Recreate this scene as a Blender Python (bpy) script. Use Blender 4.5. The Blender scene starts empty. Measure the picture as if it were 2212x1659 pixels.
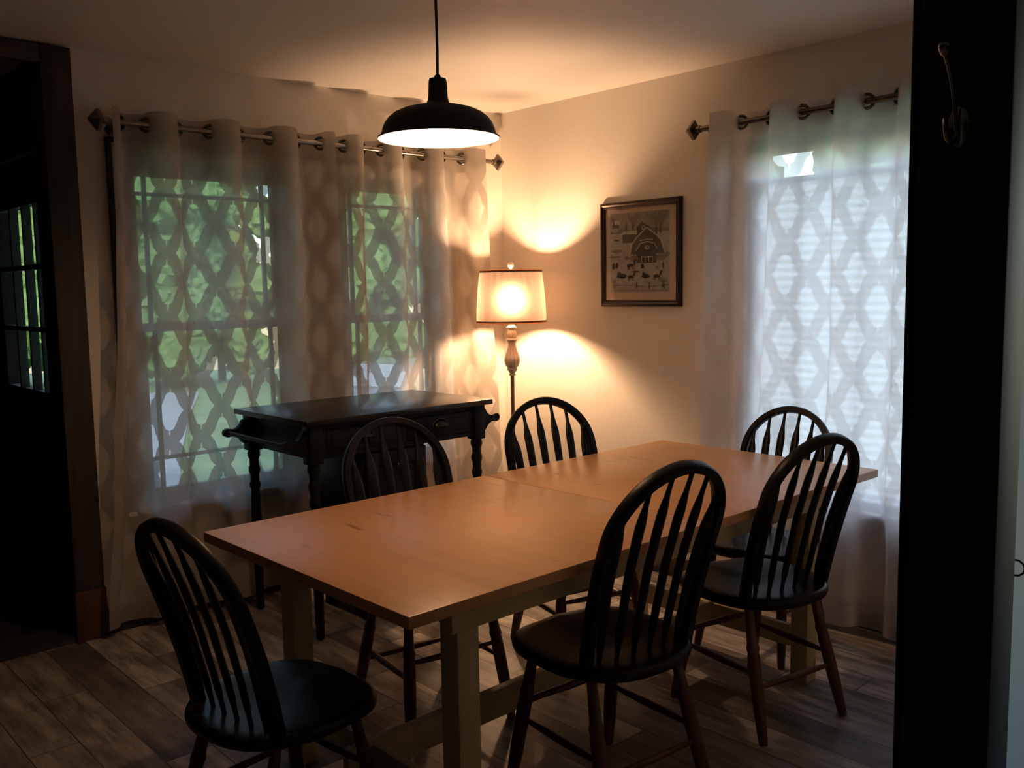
import bpy, bmesh, math, random
from mathutils import Vector, Matrix
random.seed(11)
PI = math.pi
COL = bpy.context.scene.collection
SC = bpy.context.scene

# ---------------------------------------------------------------- materials
def nmat(name):
    m = bpy.data.materials.new(name); m.use_nodes = True
    nt = m.node_tree
    return m, nt, nt.nodes['Principled BSDF'], nt.nodes['Material Output']

def pbr(name, color, rough=.5, metal=0., spec=.5, noise=None, bump=0., coat=0.):
    m, nt, b, out = nmat(name)
    b.inputs['Base Color'].default_value = (*color, 1)
    b.inputs['Roughness'].default_value = rough
    b.inputs['Metallic'].default_value = metal
    b.inputs['Specular IOR Level'].default_value = spec
    b.inputs['Coat Weight'].default_value = coat
    if noise:
        scale, amount, stretch = noise
        tc = nt.nodes.new('ShaderNodeTexCoord'); mp = nt.nodes.new('ShaderNodeMapping')
        mp.inputs['Scale'].default_value = stretch
        nz = nt.nodes.new('ShaderNodeTexNoise'); nz.inputs['Scale'].default_value = scale
        nz.inputs['Detail'].default_value = 6
        rp = nt.nodes.new('ShaderNodeValToRGB')
        rp.color_ramp.elements[0].position = .3; rp.color_ramp.elements[1].position = .7
        rp.color_ramp.elements[0].color = (*[c*(1-amount) for c in color], 1)
        rp.color_ramp.elements[1].color = (*[min(1, c*(1+amount)) for c in color], 1)
        nt.links.new(tc.outputs['Object'], mp.inputs['Vector']); nt.links.new(mp.outputs[0], nz.inputs['Vector'])
        nt.links.new(nz.outputs['Fac'], rp.inputs['Fac']); nt.links.new(rp.outputs['Color'], b.inputs['Base Color'])
        if bump:
            bp = nt.nodes.new('ShaderNodeBump'); bp.inputs['Strength'].default_value = bump
            bp.inputs['Distance'].default_value = .004
            nt.links.new(nz.outputs['Fac'], bp.inputs['Height']); nt.links.new(bp.outputs[0], b.inputs['Normal'])
    return m

def emis(name, color, strength):
    m, nt, b, out = nmat(name)
    b.inputs['Base Color'].default_value = (.8, .8, .8, 1)
    b.inputs['Emission Color'].default_value = (*color, 1)
    b.inputs['Emission Strength'].default_value = strength
    return m

M = {}
M['wall'] = pbr('wall_paint', (.70, .655, .585), .8, noise=(60, .02, (1, 1, 1)), bump=.03)
M['wall_near'] = pbr('wall_paint_near_room', (.64, .66, .65), .85)
M['ceiling'] = pbr('ceiling_paint', (.74, .72, .68), .45, spec=.35, noise=(3, .02, (1, 1, 1)))
M['dark_wood'] = pbr('dark_stained_wood', (.034, .027, .022), .6, spec=.3, noise=(5, .35, (8, 8, .6)), bump=.1)
M['bounce_casing'] = pbr('bounce_window_casing', (.78, .78, .78), .6)  # side window casing made white to bounce daylight onto its curtain
M['taupe'] = pbr('taupe_window_casing', (.58, .54, .49), .6)
M['jamb_wood'] = pbr('near_black_jamb_wood', (.022, .02, .018), .6, spec=.25, noise=(6, .4, (8, 8, .5)), bump=.1)
M['plinth'] = pbr('reddish_wood_plinth', (.075, .032, .02), .5, spec=.3, noise=(5, .3, (8, 8, 1)))
M['black_paint'] = pbr('black_chair_paint', (.0042, .0046, .0056), .40, spec=.14, noise=(30, .25, (1, 1, 1)))
M['black_seat'] = pbr('black_seat_lacquer', (.0042, .0043, .0052), .33, spec=.22, noise=(14, .3, (1, 3, 1)))
M['chair_leg'] = pbr('worn_reddish_brown_leg', (.095, .036, .017), .42, spec=.4, noise=(9, .4, (2, 2, .5)))
M['island_black'] = pbr('black_cabinet_paint', (.0050, .0060, .0078), .45, spec=.14, noise=(20, .2, (1, 1, 1)))
M['island_top'] = pbr('black_worktop', (.010, .0095, .009), .30, spec=.36, noise=(12, .25, (1, 1, 1)))
M['bronze'] = pbr('dark_bronze_pull', (.10, .085, .07), .3, 1.)
M['steel'] = pbr('brushed_nickel', (.27, .235, .20), .27, 1.)
M['dark_steel'] = pbr('tarnished_nickel', (.13, .115, .10), .32, 1.)
M['hook_metal'] = pbr('dark_nickel_hook', (.24, .215, .19), .2, 1.)
M['black_metal'] = pbr('matte_black_enamel', (.012, .0105, .0095), .55, spec=.35)
M['white_enamel'] = pbr('white_enamel', (.86, .84, .8), .35)
M['cord'] = pbr('black_fabric_cord', (.012, .01, .009), .8)
M['lamp_cream'] = pbr('cream_distressed_lamp_body', (.52, .43, .34), .5, noise=(9, .35, (1, 1, .6)))
M['lamp_bronze'] = pbr('antiqued_lamp_pole', (.13, .09, .06), .45, metal=.3, noise=(30, .4, (1, 1, .3)))
M['lamp_trim'] = pbr('brown_shade_trim', (.22, .11, .06), .7)
M['finial_glass'] = pbr('cream_finial', (.85, .78, .68), .25)
M['frame_wood'] = pbr('mahogany_frame', (.020, .008, .006), .35, spec=.3, noise=(7, .3, (1, 1, 6)))
M['mat_board'] = pbr('cream_mat_board', (.55, .42, .31), .9)
M['casing_white'] = pbr('grey_window_vinyl', (.30, .30, .31), .55)
M['muntin'] = pbr('dark_muntin', (.06, .065, .06), .5)
M['unlit_panel'] = pbr('unlit_dark_panel', (.02, .018, .018), .7)  # lack of light in the entry painted as a dark base colour
M['unlit_tile'] = pbr('unlit_entry_tile', (.022, .022, .025), .5)  # entry floor made dark in colour to look unlit
M['soffit'] = pbr('porch_soffit', (.25, .25, .22), .8)
M['bark'] = pbr('bark', (.06, .045, .03), .9, noise=(6, .4, (3, 3, .6)))
M['asphalt'] = pbr('pale_driveway_gravel', (.42, .42, .43), .9, noise=(2, .15, (1, 1, 1)))
M['car_paint'] = pbr('grey_car_paint', (.20, .20, .21), .25, metal=.4, coat=.5)
M['glare_screen'] = pbr('painted_windscreen_glare', (.80, .82, .88), .12, coat=1.)  # glare on the car windscreen painted in as a pale base colour
M['car_glass'] = pbr('car_glass', (.05, .05, .06), .05, spec=1.)
M['tire'] = pbr('tyre_rubber', (.015, .015, .015), .8)

def mat_lawn():
    m, nt, b, out = nmat('lawn_grass')
    tc = nt.nodes.new('ShaderNodeTexCoord')
    nz = nt.nodes.new('ShaderNodeTexNoise'); nz.inputs['Scale'].default_value = .8; nz.inputs['Detail'].default_value = 8
    rp = nt.nodes.new('ShaderNodeValToRGB')
    rp.color_ramp.elements[0].position = .35; rp.color_ramp.elements[1].position = .68
    rp.color_ramp.elements[0].color = (.16, .24, .09, 1); rp.color_ramp.elements[1].color = (.30, .42, .17, 1)
    nt.links.new(tc.outputs['Object'], nz.inputs['Vector']); nt.links.new(nz.outputs['Fac'], rp.inputs['Fac'])
    nt.links.new(rp.outputs['Color'], b.inputs['Base Color']); b.inputs['Roughness'].default_value = .9
    return m
M['lawn'] = mat_lawn()

def mat_leaf(name, a, c):
    m, nt, b, out = nmat(name)
    tc = nt.nodes.new('ShaderNodeTexCoord')
    nz = nt.nodes.new('ShaderNodeTexNoise'); nz.inputs['Scale'].default_value = 1.6; nz.inputs['Detail'].default_value = 7
    rp = nt.nodes.new('ShaderNodeValToRGB')
    rp.color_ramp.elements[0].position = .35; rp.color_ramp.elements[1].position = .65
    rp.color_ramp.elements[0].color = (*a, 1); rp.color_ramp.elements[1].color = (*c, 1)
    df = nt.nodes.new('ShaderNodeBsdfDiffuse'); tr = nt.nodes.new('ShaderNodeBsdfTranslucent'); mx = nt.nodes.new('ShaderNodeMixShader')
    mx.inputs[0].default_value = .3
    nt.links.new(tc.outputs['Object'], nz.inputs['Vector']); nt.links.new(nz.outputs['Fac'], rp.inputs['Fac'])
    nt.links.new(rp.outputs['Color'], df.inputs['Color']); nt.links.new(rp.outputs['Color'], tr.inputs['Color'])
    nt.links.new(df.outputs[0], mx.inputs[1]); nt.links.new(tr.outputs[0], mx.inputs[2]); nt.links.new(mx.outputs[0], out.inputs['Surface'])
    return m
M['leaf_a'] = mat_leaf('leaf_mid_green', (.20, .32, .12), (.36, .52, .20))
M['leaf_b'] = mat_leaf('leaf_yellow_green', (.26, .38, .12), (.45, .60, .22))
M['leaf_c'] = mat_leaf('leaf_deep_green', (.15, .26, .11), (.28, .44, .19))

def mth(nt, op, a, b=None, c=None, clamp=False):
    n = nt.nodes.new('ShaderNodeMath'); n.operation = op; n.use_clamp = clamp
    for i, v in enumerate((a, b, c)):
        if v is None: continue
        if isinstance(v, (int, float)): n.inputs[i].default_value = v
        else: nt.links.new(v, n.inputs[i])
    return n.outputs[0]

def mat_glass(name, refl_rough=.02, tint=(1, 1, 1)):
    m, nt, b, out = nmat(name)
    tr = nt.nodes.new('ShaderNodeBsdfTransparent'); tr.inputs['Color'].default_value = (*tint, 1)
    gl = nt.nodes.new('ShaderNodeBsdfGlossy'); gl.inputs['Roughness'].default_value = refl_rough
    lw = nt.nodes.new('ShaderNodeLayerWeight'); lw.inputs['Blend'].default_value = .5
    mx = nt.nodes.new('ShaderNodeMixShader')
    nt.links.new(mth(nt, 'ADD', .035, mth(nt, 'MULTIPLY', mth(nt, 'POWER', lw.outputs['Facing'], 5.), .9)), mx.inputs[0]); nt.links.new(tr.outputs[0], mx.inputs[1]); nt.links.new(gl.outputs[0], mx.inputs[2])
    nt.links.new(mx.outputs[0], out.inputs['Surface'])
    return m
M['glass'] = mat_glass('window_glass', tint=(.93, .96, .94))

def mat_sheer(name, cloth, t_lattice, t_motif, t_header, trans=.5, pale=None):
    """woven voile: ogee motifs thinner than the lattice round them; a doubled header and hems"""
    m, nt, b, out = nmat(name)
    uv = nt.nodes.new('ShaderNodeTexCoord')
    sp = nt.nodes.new('ShaderNodeSeparateXYZ'); nt.links.new(uv.outputs['UV'], sp.inputs[0])
    u, v = sp.outputs[0], sp.outputs[1]
    def motif(off):
        a = mth(nt, 'ABSOLUTE', mth(nt, 'SUBTRACT', mth(nt, 'FRACT', mth(nt, 'ADD', mth(nt, 'MULTIPLY', u, 1/.185), off)), .5))
        q = mth(nt, 'ABSOLUTE', mth(nt, 'SUBTRACT', mth(nt, 'FRACT', mth(nt, 'ADD', mth(nt, 'MULTIPLY', v, 1/.27), off)), .5))
        cv = nt.nodes.new('ShaderNodeFloatCurve'); cu = cv.mapping.curves[0]
        pts = [(0, .305), (.08, .255), (.18, .205), (.3, .175), (.42, .140), (.52, .115), (.58, .080), (.615, .022), (.76, .016), (.78, 0), (1, 0)]
        cu.points[0].location = pts[0]; cu.points[1].location = pts[-1]
        for p in pts[1:-1]: cu.points.new(*p)
        for p in cu.points: p.handle_type = 'VECTOR'
        cv.mapping.update()
        nt.links.new(mth(nt, 'MULTIPLY', q, 2.), cv.inputs['Value'])
        d = mth(nt, 'SUBTRACT', cv.outputs[0], a)
        return mth(nt, 'MULTIPLY', d, 70., clamp=True)
    pat = mth(nt, 'MAXIMUM', motif(0.), motif(.5))
    nz = nt.nodes.new('ShaderNodeTexNoise'); nz.inputs['Scale'].default_value = 9; nz.inputs['Detail'].default_value = 4
    nt.links.new(uv.outputs['UV'], nz.inputs['Vector'])
    wob = mth(nt, 'ADD', .82, mth(nt, 'MULTIPLY', nz.outputs['Fac'], .36))
    t = mth(nt, 'ADD', t_lattice, mth(nt, 'MULTIPLY', pat, t_motif - t_lattice))
    # no motif in the doubled header (v above 2.08), doubled hem at the foot
    top = mth(nt, 'GREATER_THAN', v, 2.075); foot = mth(nt, 'LESS_THAN', v, .11)
    hem = mth(nt, 'MAXIMUM', top, foot)
    keep = mth(nt, 'SUBTRACT', 1., hem)
    t = mth(nt, 'ADD', mth(nt, 'MULTIPLY', t, keep), mth(nt, 'MULTIPLY', hem, t_header))
    t = mth(nt, 'MULTIPLY', t, wob)
    lw = nt.nodes.new('ShaderNodeLayerWeight'); lw.inputs['Blend'].default_value = .5
    # a thread mesh closes up when looked at along its surface
    t = mth(nt, 'MULTIPLY', t, mth(nt, 'SUBTRACT', 1., mth(nt, 'MULTIPLY', lw.outputs['Facing'], .55)), clamp=True)
    df = nt.nodes.new('ShaderNodeBsdfDiffuse'); df.inputs['Color'].default_value = (*cloth, 1)
    tl = nt.nodes.new('ShaderNodeBsdfTranslucent')
    yarn = nt.nodes.new('ShaderNodeMixRGB'); yarn.inputs[1].default_value = (*cloth, 1); yarn.inputs[2].default_value = (*(pale or cloth), 1)
    nt.links.new(mth(nt, 'MULTIPLY', pat, keep), yarn.inputs[0]); nt.links.new(yarn.outputs[0], df.inputs['Color']); nt.links.new(yarn.outputs[0], tl.inputs['Color'])
    mx = nt.nodes.new('ShaderNodeMixShader'); nt.links.new(mth(nt, 'MULTIPLY', trans, mth(nt, 'ADD', .86, mth(nt, 'MULTIPLY', pat, .14))), mx.inputs[0])
    nt.links.new(df.outputs[0], mx.inputs[1]); nt.links.new(tl.outputs[0], mx.inputs[2])
    tr = nt.nodes.new('ShaderNodeBsdfTransparent')
    m2 = nt.nodes.new('ShaderNodeMixShader')
    nt.links.new(t, m2.inputs[0]); nt.links.new(mx.outputs[0], m2.inputs[1]); nt.links.new(tr.outputs[0], m2.inputs[2])
    nt.links.new(m2.outputs[0], out.inputs['Surface'])
    # crumples
    bp = nt.nodes.new('ShaderNodeBump'); bp.inputs['Strength'].default_value = .25; bp.inputs['Distance'].default_value = .02
    n2 = nt.nodes.new('ShaderNodeTexNoise'); n2.inputs['Scale'].default_value = 6; n2.inputs['Detail'].default_value = 5
    nt.links.new(uv.outputs['UV'], n2.inputs['Vector']); nt.links.new(n2.outputs['Fac'], bp.inputs['Height'])
    nt.links.new(bp.outputs[0], df.inputs['Normal'])
    return m
M['sheer'] = mat_sheer('cream_sheer_voile', (.47, .43, .385), .09, .42, .11, pale=(.72, .68, .63))
M['sheer_side'] = mat_sheer('white_sheer_voile', (.78, .76, .78), .13, .28, .05, .80, pale=(.86, .86, .90))

def mat_translucent(name, color, trans, streak=0.):
    m, nt, b, out = nmat(name)
    df = nt.nodes.new('ShaderNodeBsdfDiffuse'); tl = nt.nodes.new('ShaderNodeBsdfTranslucent'); mx = nt.nodes.new('ShaderNodeMixShader')
    df.inputs['Color'].default_value = (*color, 1); tl.inputs['Color'].default_value = (*color, 1)
    mx.inputs[0].default_value = trans
    if streak:
        tc = nt.nodes.new('ShaderNodeTexCoord'); mp = nt.nodes.new('ShaderNodeMapping'); mp.inputs['Scale'].default_value = (26, 26, 1.3)
        nz = nt.nodes.new('ShaderNodeTexNoise'); nz.inputs['Scale'].default_value = 1.6; nz.inputs['Detail'].default_value = 5
        rp = nt.nodes.new('ShaderNodeValToRGB')
        rp.color_ramp.elements[0].color = (*[c*(1-streak) for c in color], 1); rp.color_ramp.elements[1].color = (*color, 1)
        rp.color_ramp.elements[0].position = .3; rp.color_ramp.elements[1].position = .6
        nt.links.new(tc.outputs['Object'], mp.inputs[0]); nt.links.new(mp.outputs[0], nz.inputs['Vector']); nt.links.new(nz.outputs['Fac'], rp.inputs[0])
        nt.links.new(rp.outputs[0], tl.inputs['Color']); nt.links.new(rp.outputs[0], df.inputs['Color'])
    nt.links.new(df.outputs[0], mx.inputs[1]); nt.links.new(tl.outputs[0], mx.inputs[2]); nt.links.new(mx.outputs[0], out.inputs['Surface'])
    return m
M['lampshade'] = mat_translucent('ivory_silk_shade', (.60, .44, .35), .033, .22)
_nt = M['lampshade'].node_tree; _o = _nt.nodes['Material Output']; _src = _o.inputs['Surface'].links[0].from_socket
_t = _nt.nodes.new('ShaderNodeBsdfRefraction'); _t.inputs['IOR'].default_value = 1.38; _t.inputs['Roughness'].default_value = 1.0; _t.inputs['Color'].default_value = (.9, .72, .55, 1)
_m = _nt.nodes.new('ShaderNodeMixShader'); _m.inputs[0].default_value = .020
_nt.links.new(_src, _m.inputs[1]); _nt.links.new(_t.outputs[0], _m.inputs[2]); _nt.links.new(_m.outputs[0], _o.inputs['Surface'])
M['cell_shade'] = mat_translucent('white_window_shade_fabric', (.93, .90, .95), .80)
_nt = M['cell_shade'].node_tree; _o = _nt.nodes['Material Output']; _src = _o.inputs['Surface'].links[0].from_socket
_t = _nt.nodes.new('ShaderNodeBsdfTransparent'); _m = _nt.nodes.new('ShaderNodeMixShader'); _m.inputs[0].default_value = .10
_nt.links.new(_src, _m.inputs[1]); _nt.links.new(_t.outputs[0], _m.inputs[2]); _nt.links.new(_m.outputs[0], _o.inputs['Surface'])

def mat_floor():
    m, nt, b, out = nmat('weathered_plank_floor')
    tc = nt.nodes.new('ShaderNodeTexCoord'); sp = nt.nodes.new('ShaderNodeSeparateXYZ')
    nt.links.new(tc.outputs['Object'], sp.inputs[0]); x, y = sp.outputs[0], sp.outputs[1]
    W, L = .152, 1.22
    xs = mth(nt, 'DIVIDE', x, W); row = mth(nt, 'FLOOR', xs); fx = mth(nt, 'FRACT', xs)
    wn = nt.nodes.new('ShaderNodeTexWhiteNoise'); wn.noise_dimensions = '1D'; nt.links.new(row, wn.inputs['W'])
    ys = mth(nt, 'ADD', mth(nt, 'DIVIDE', y, L), mth(nt, 'MULTIPLY', wn.outputs['Value'], 7.)); col = mth(nt, 'FLOOR', ys); fy = mth(nt, 'FRACT', ys)
    cb = nt.nodes.new('ShaderNodeCombineXYZ'); nt.links.new(row, cb.inputs[0]); nt.links.new(col, cb.inputs[1])
    w2 = nt.nodes.new('ShaderNodeTexWhiteNoise'); w2.noise_dimensions = '2D'; nt.links.new(cb.outputs[0], w2.inputs['Vector'])
    rp = nt.nodes.new('ShaderNodeValToRGB'); e = rp.color_ramp.elements
    cols = [(0, (.10, .088, .08)), (.2, (.36, .33, .30)), (.4, (.17, .152, .138)), (.55, (.50, .465, .43)), (.75, (.27, .245, .22)), (1, (.60, .565, .53))]
    e[0].position, e[0].color = 0, (*cols[0][1], 1); e[1].position, e[1].color = 1, (*cols[-1][1], 1)
    for p, c in cols[1:-1]:
        q = e.new(p); q.color = (*c, 1)
    nt.links.new(w2.outputs['Value'], rp.inputs[0])
    # grain, shifted per plank
    mp = nt.nodes.new('ShaderNodeVectorMath'); mp.operation = 'MULTIPLY_ADD'
    mp.inputs[1].default_value = (16, 1.9, 1); nt.links.new(tc.outputs['Object'], mp.inputs[0])
    sc = nt.nodes.new('ShaderNodeVectorMath'); sc.operation = 'SCALE'; sc.inputs['Scale'].default_value = 13.
    nt.links.new(w2.outputs['Color'], sc.inputs[0]); nt.links.new(sc.outputs[0], mp.inputs[2])
    nz = nt.nodes.new('ShaderNodeTexNoise'); nz.inputs['Scale'].default_value = 1.6; nz.inputs['Detail'].default_value = 8; nz.inputs['Roughness'].default_value = .7
    nt.links.new(mp.outputs[0], nz.inputs['Vector'])
    gr = nt.nodes.new('ShaderNodeValToRGB'); gr.color_ramp.elements[0].position = .32; gr.color_ramp.elements[1].position = .62
    gr.color_ramp.elements[0].color = (.30, .275, .26, 1); gr.color_ramp.elements[1].color = (1.15, 1.13, 1.1, 1)
    nt.links.new(nz.outputs['Fac'], gr.inputs[0])
    mul = nt.nodes.new('ShaderNodeMixRGB'); mul.blend_type = 'MULTIPLY'; mul.inputs[0].default_value = 1.
    nt.links.new(rp.outputs[0], mul.inputs[1]); nt.links.new(gr.outputs[0], mul.inputs[2])
    # joints
    jx = mth(nt, 'LESS_THAN', mth(nt, 'MINIMUM', fx, mth(nt, 'SUBTRACT', 1., fx)), .014)
    jy = mth(nt, 'LESS_THAN', mth(nt, 'MINIMUM', fy, mth(nt, 'SUBTRACT', 1., fy)), .0017)
    j = mth(nt, 'MAXIMUM', jx, jy)
    # broad worn patches
    n3 = nt.nodes.new('ShaderNodeTexNoise'); n3.inputs['Scale'].default_value = 3.2; n3.inputs['Detail'].default_value = 5; n3.inputs['Distortion'].default_value = .6
    m3 = nt.nodes.new('ShaderNodeVectorMath'); m3.operation = 'MULTIPLY_ADD'; m3.inputs[1].default_value = (2.2, .9, 1)
    nt.links.new(tc.outputs['Object'], m3.inputs[0]); nt.links.new(sc.outputs[0], m3.inputs[2]); nt.links.new(m3.outputs[0], n3.inputs['Vector'])
    r3 = nt.nodes.new('ShaderNodeValToRGB'); r3.color_ramp.elements[0].position = .38; r3.color_ramp.elements[1].position = .60
    r3.color_ramp.elements[0].color = (.58, .56, .55, 1); r3.color_ramp.elements[1].color = (1.08, 1.08, 1.08, 1)
    nt.links.new(n3.outputs['Fac'], r3.inputs[0])
    mu3 = nt.nodes.new('ShaderNodeMixRGB'); mu3.blend_type = 'MULTIPLY'; mu3.inputs[0].default_value = 1.
    nt.links.new(mul.outputs[0], mu3.inputs[1]); nt.links.new(r3.outputs[0], mu3.inputs[2])
    mj = nt.nodes.new('ShaderNodeMixRGB'); nt.links.new(j, mj.inputs[0]); nt.links.new(mu3.outputs[0], mj.inputs[1]); mj.inputs[2].default_value = (.05, .04, .03, 1)
    nt.links.new(mj.outputs[0], b.inputs['Base Color'])
    b.inputs['Specular IOR Level'].default_value = .32
    rr = mth(nt, 'ADD', .34, mth(nt, 'MULTIPLY', nz.outputs['Fac'], .25)); nt.links.new(rr, b.inputs['Roughness'])
    bp = nt.nodes.new('ShaderNodeBump'); bp.inputs['Strength'].default_value = .25; bp.inputs['Distance'].default_value = .003
    hh = mth(nt, 'SUBTRACT', nz.outputs['Fac'], mth(nt, 'MULTIPLY', j, 1.)); nt.links.new(hh, bp.inputs['Height']); nt.links.new(bp.outputs[0], b.inputs['Normal'])
    return m
M['floor'] = mat_floor()

def mat_table(name, base, dark, rough):
    m, nt, b, out = nmat(name)
    tc = nt.nodes.new('ShaderNodeTexCoord')
    def noise(scale, stretch, det, lo, hi, ca, cb):
        mp = nt.nodes.new('ShaderNodeMapping'); mp.inputs['Scale'].default_value = stretch
        nz = nt.nodes.new('ShaderNodeTexNoise'); nz.inputs['Scale'].default_value = scale; nz.inputs['Detail'].default_value = det
        rp = nt.nodes.new('ShaderNodeValToRGB'); rp.color_ramp.elements[0].position = lo; rp.color_ramp.elements[1].position = hi
        rp.color_ramp.elements[0].color = (*ca, 1); rp.color_ramp.elements[1].color = (*cb, 1)
        nt.links.new(tc.outputs['Object'], mp.inputs[0]); nt.links.new(mp.outputs[0], nz.inputs['Vector']); nt.links.new(nz.outputs['Fac'], rp.inputs[0])
        return rp.outputs[0], nz.outputs['Fac']
    c1, f1 = noise(3.2, (5, .5, 1), 7, .3, .7, [k*.86 for k in base], base)
    c2, f2 = noise(4.6, (2.0, .8, 1), 3, .27, .38, dark, (1, 1, 1))
    c3, f3 = noise(9., (2.6, .55, 1), 4, .27, .32, [k*.8 for k in dark], (1, 1, 1))
    mul = nt.nodes.new('ShaderNodeMixRGB'); mul.blend_type = 'MULTIPLY'; mul.inputs[0].default_value = 1.
    nt.links.new(c1, mul.inputs[1]); nt.links.new(c2, mul.inputs[2])
    mu2 = nt.nodes.new('ShaderNodeMixRGB'); mu2.blend_type = 'MULTIPLY'; mu2.inputs[0].default_value = 1.
    nt.links.new(mul.outputs[0], mu2.inputs[1]); nt.links.new(c3, mu2.inputs[2]); nt.links.new(mu2.outputs[0], b.inputs['Base Color'])
    nt.links.new(mth(nt, 'ADD', rough, mth(nt, 'MULTIPLY', f1, .16)), b.inputs['Roughness'])
    bp = nt.nodes.new('ShaderNodeBump'); bp.inputs['Strength'].default_value = .06; bp.inputs['Distance'].default_value = .003
    nt.links.new(f1, bp.inputs['Height']); nt.links.new(bp.outputs[0], b.inputs['Normal'])
    return m
M['table_top'] = mat_table('birch_tabletop', (.66, .335, .135), (.66, .58, .5), .27)
M['table_leg'] = mat_table('birch_underframe', (.62, .49, .27), (.7, .6, .5), .45)

# ---------------------------------------------------------------- geometry helpers
def tag(o, label=None, cat=None, group=None, kind=None):
    if label: o['label'] = label
    if cat: o['category'] = cat
    if group: o['group'] = group
    if kind: o['kind'] = kind
    return o

def empty(name, loc=(0, 0, 0), rz=0., **k):
    o = bpy.data.objects.new(name, None); COL.objects.link(o)
    o.location = loc; o.rotation_euler = (0, 0, rz); o.empty_display_size = .1
    return tag(o, **k)

def build(name, bm, mats, parent=None, smooth=None, **k):
    """one bmesh -> one mesh object; smooth = auto-smooth angle in degrees"""
    bmesh.ops.recalc_face_normals(bm, faces=bm.faces)
    me = bpy.data.meshes.new(name)
    if smooth is not None:
        a = math.radians(smooth)
        for f in bm.faces: f.smooth = True
        for e in bm.edges:
            if len(e.link_faces) == 2 and e.calc_face_angle(0) > a: e.smooth = False
    bm.to_mesh(me); bm.free()
    for m in (mats if isinstance(mats, (list, tuple)) else [mats]): me.materials.append(m)
    o = bpy.data.objects.new(name, me); COL.objects.link(o)
    if parent is not None: o.parent = parent
    return tag(o, **k)

def add_box(bm, lo, hi, mi=0, rot=None, bev=0.):
    vs = [bm.verts.new(Vector((x, y, z))) for x in (lo[0], hi[0]) for y in (lo[1], hi[1]) for z in (lo[2], hi[2])]
    fs = [bm.faces.new([vs[i] for i in q]) for q in ((0, 1, 3, 2), (4, 6, 7, 5), (0, 4, 5, 1), (2, 3, 7, 6), (0, 2, 6, 4), (1, 5, 7, 3))]
    for f in fs: f.material_index = mi
    if rot is not None:
        for v in vs: v.co = rot @ v.co
    if bev:
        es = list({e for f in fs for e in f.edges})
        r = bmesh.ops.bevel(bm, geom=es, offset=bev, segments=2, affect='EDGES', profile=.5)
        for f in r['faces']: f.material_index = mi
    return vs

def box(name, lo, hi, mat, parent=None, bev=0., **k):
    bm = bmesh.new(); add_box(bm, lo, hi, bev=bev)
    return build(name, bm, mat, parent, smooth=35 if bev else None, **k)

def add_lathe(bm, prof, c=(0, 0, 0), seg=28, mi=0, flute=None, caps=True):
    """prof: (radius, z); flute(z) -> (count, depth)"""
    rings = []
    for r, z in prof:
        ring = []
        for i in range(seg):
            a = 2*PI*i/seg; rr = r
            if flute:
                n, d = flute(z)
                if d: rr = r*(1-d*(.5+.5*math.cos(n*a))**2)
            ring.append(bm.verts.new((c[0]+rr*math.cos(a), c[1]+rr*math.sin(a), c[2]+z)))
        rings.append(ring)
    for A, B in zip(rings, rings[1:]):
        for i in range(seg):
            f = bm.faces.new((A[i], A[(i+1) % seg], B[(i+1) % seg], B[i])); f.material_index = mi
    if caps:
        if prof[0][0] > 1e-5: bm.faces.new(rings[0][::-1]).material_index = mi
        if prof[-1][0] > 1e-5: bm.faces.new(rings[-1]).material_index = mi
    return rings

def frames(path, up=Vector((0, 0, 1)), closed=False):
    out = []; n = len(path); prev = None
    for i, p in enumerate(path):
        a = path[(i-1) % n] if (closed or i > 0) else p
        b = path[(i+1) % n] if (closed or i < n-1) else p
        t = (b-a).normalized()
        if prev is None:
            s = t.cross(up)
            if s.length < 1e-4: s = t.cross(Vector((1, 0, 0)))
            s.normalize()
        else:
            s = (prev - t*prev.dot(t)).normalized()
        prev = s; out.append((p, t, s, s.cross(t).normalized()))
    return out

def add_tube(bm, path, rad, seg=12, closed=False, mi=0, up=Vector((0, 0, 1)), section=None):
    """rad: number or list; section: list of (s, n) multipliers instead of a circle"""
    path = [Vector(p) for p in path]; fr = frames(path, up, closed); rings = []
    for i, (p, t, s, n) in enumerate(fr):
        r = rad[i] if isinstance(rad, (list, tuple)) else rad
        if section: ring = [bm.verts.new(p + s*(a*r) + n*(b*r)) for a, b in section]
        else: ring = [bm.verts.new(p + s*(r*math.cos(2*PI*k/seg)) + n*(r*math.sin(2*PI*k/seg))) for k in range(seg)]
        rings.append(ring)
    m = len(rings[0]); pairs = list(zip(rings, rings[1:])) + ([(rings[-1], rings[0])] if closed else [])
    for A, B in pairs:
        for k in range(m):
            bm.faces.new((A[k], A[(k+1) % m], B[(k+1) % m], B[k])).material_index = mi
    if not closed:
        bm.faces.new(rings[0][::-1]).material_index = mi; bm.faces.new(rings[-1]).material_index = mi

def tube(name, path, rad, mat, parent=None, seg=12, closed=False, section=None, up=Vector((0, 0, 1)), **k):
    bm = bmesh.new(); add_tube(bm, path, rad, seg, closed, 0, up, section)
    return build(name, bm, mat, parent, smooth=40, **k)

def lathe(name, prof, mat, parent=None, c=(0, 0, 0), seg=28, flute=None, smooth=40, **k):
    bm = bmesh.new(); add_lathe(bm, prof, c, seg, 0, flute)
    return build(name, bm, mat, parent, smooth=smooth, **k)

def add_prism(bm, poly, z0, z1, tr=None, mi=0, bev=0.):
    """poly in 2-D extruded along z; tr maps (x,y,z) to the place it stands"""
    tr = tr or (lambda x, y, z: (x, y, z))
    A = [bm.verts.new(tr(x, y, z0)) for x, y in poly]; B = [bm.verts.new(tr(x, y, z1)) for x, y in poly]
    n = len(poly)
    bm.faces.new(A[::-1]).material_index = mi; bm.faces.new(B).material_index = mi
    for i in range(n): bm.faces.new((A[i], A[(i+1) % n], B[(i+1) % n], B[i])).material_index = mi

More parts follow.
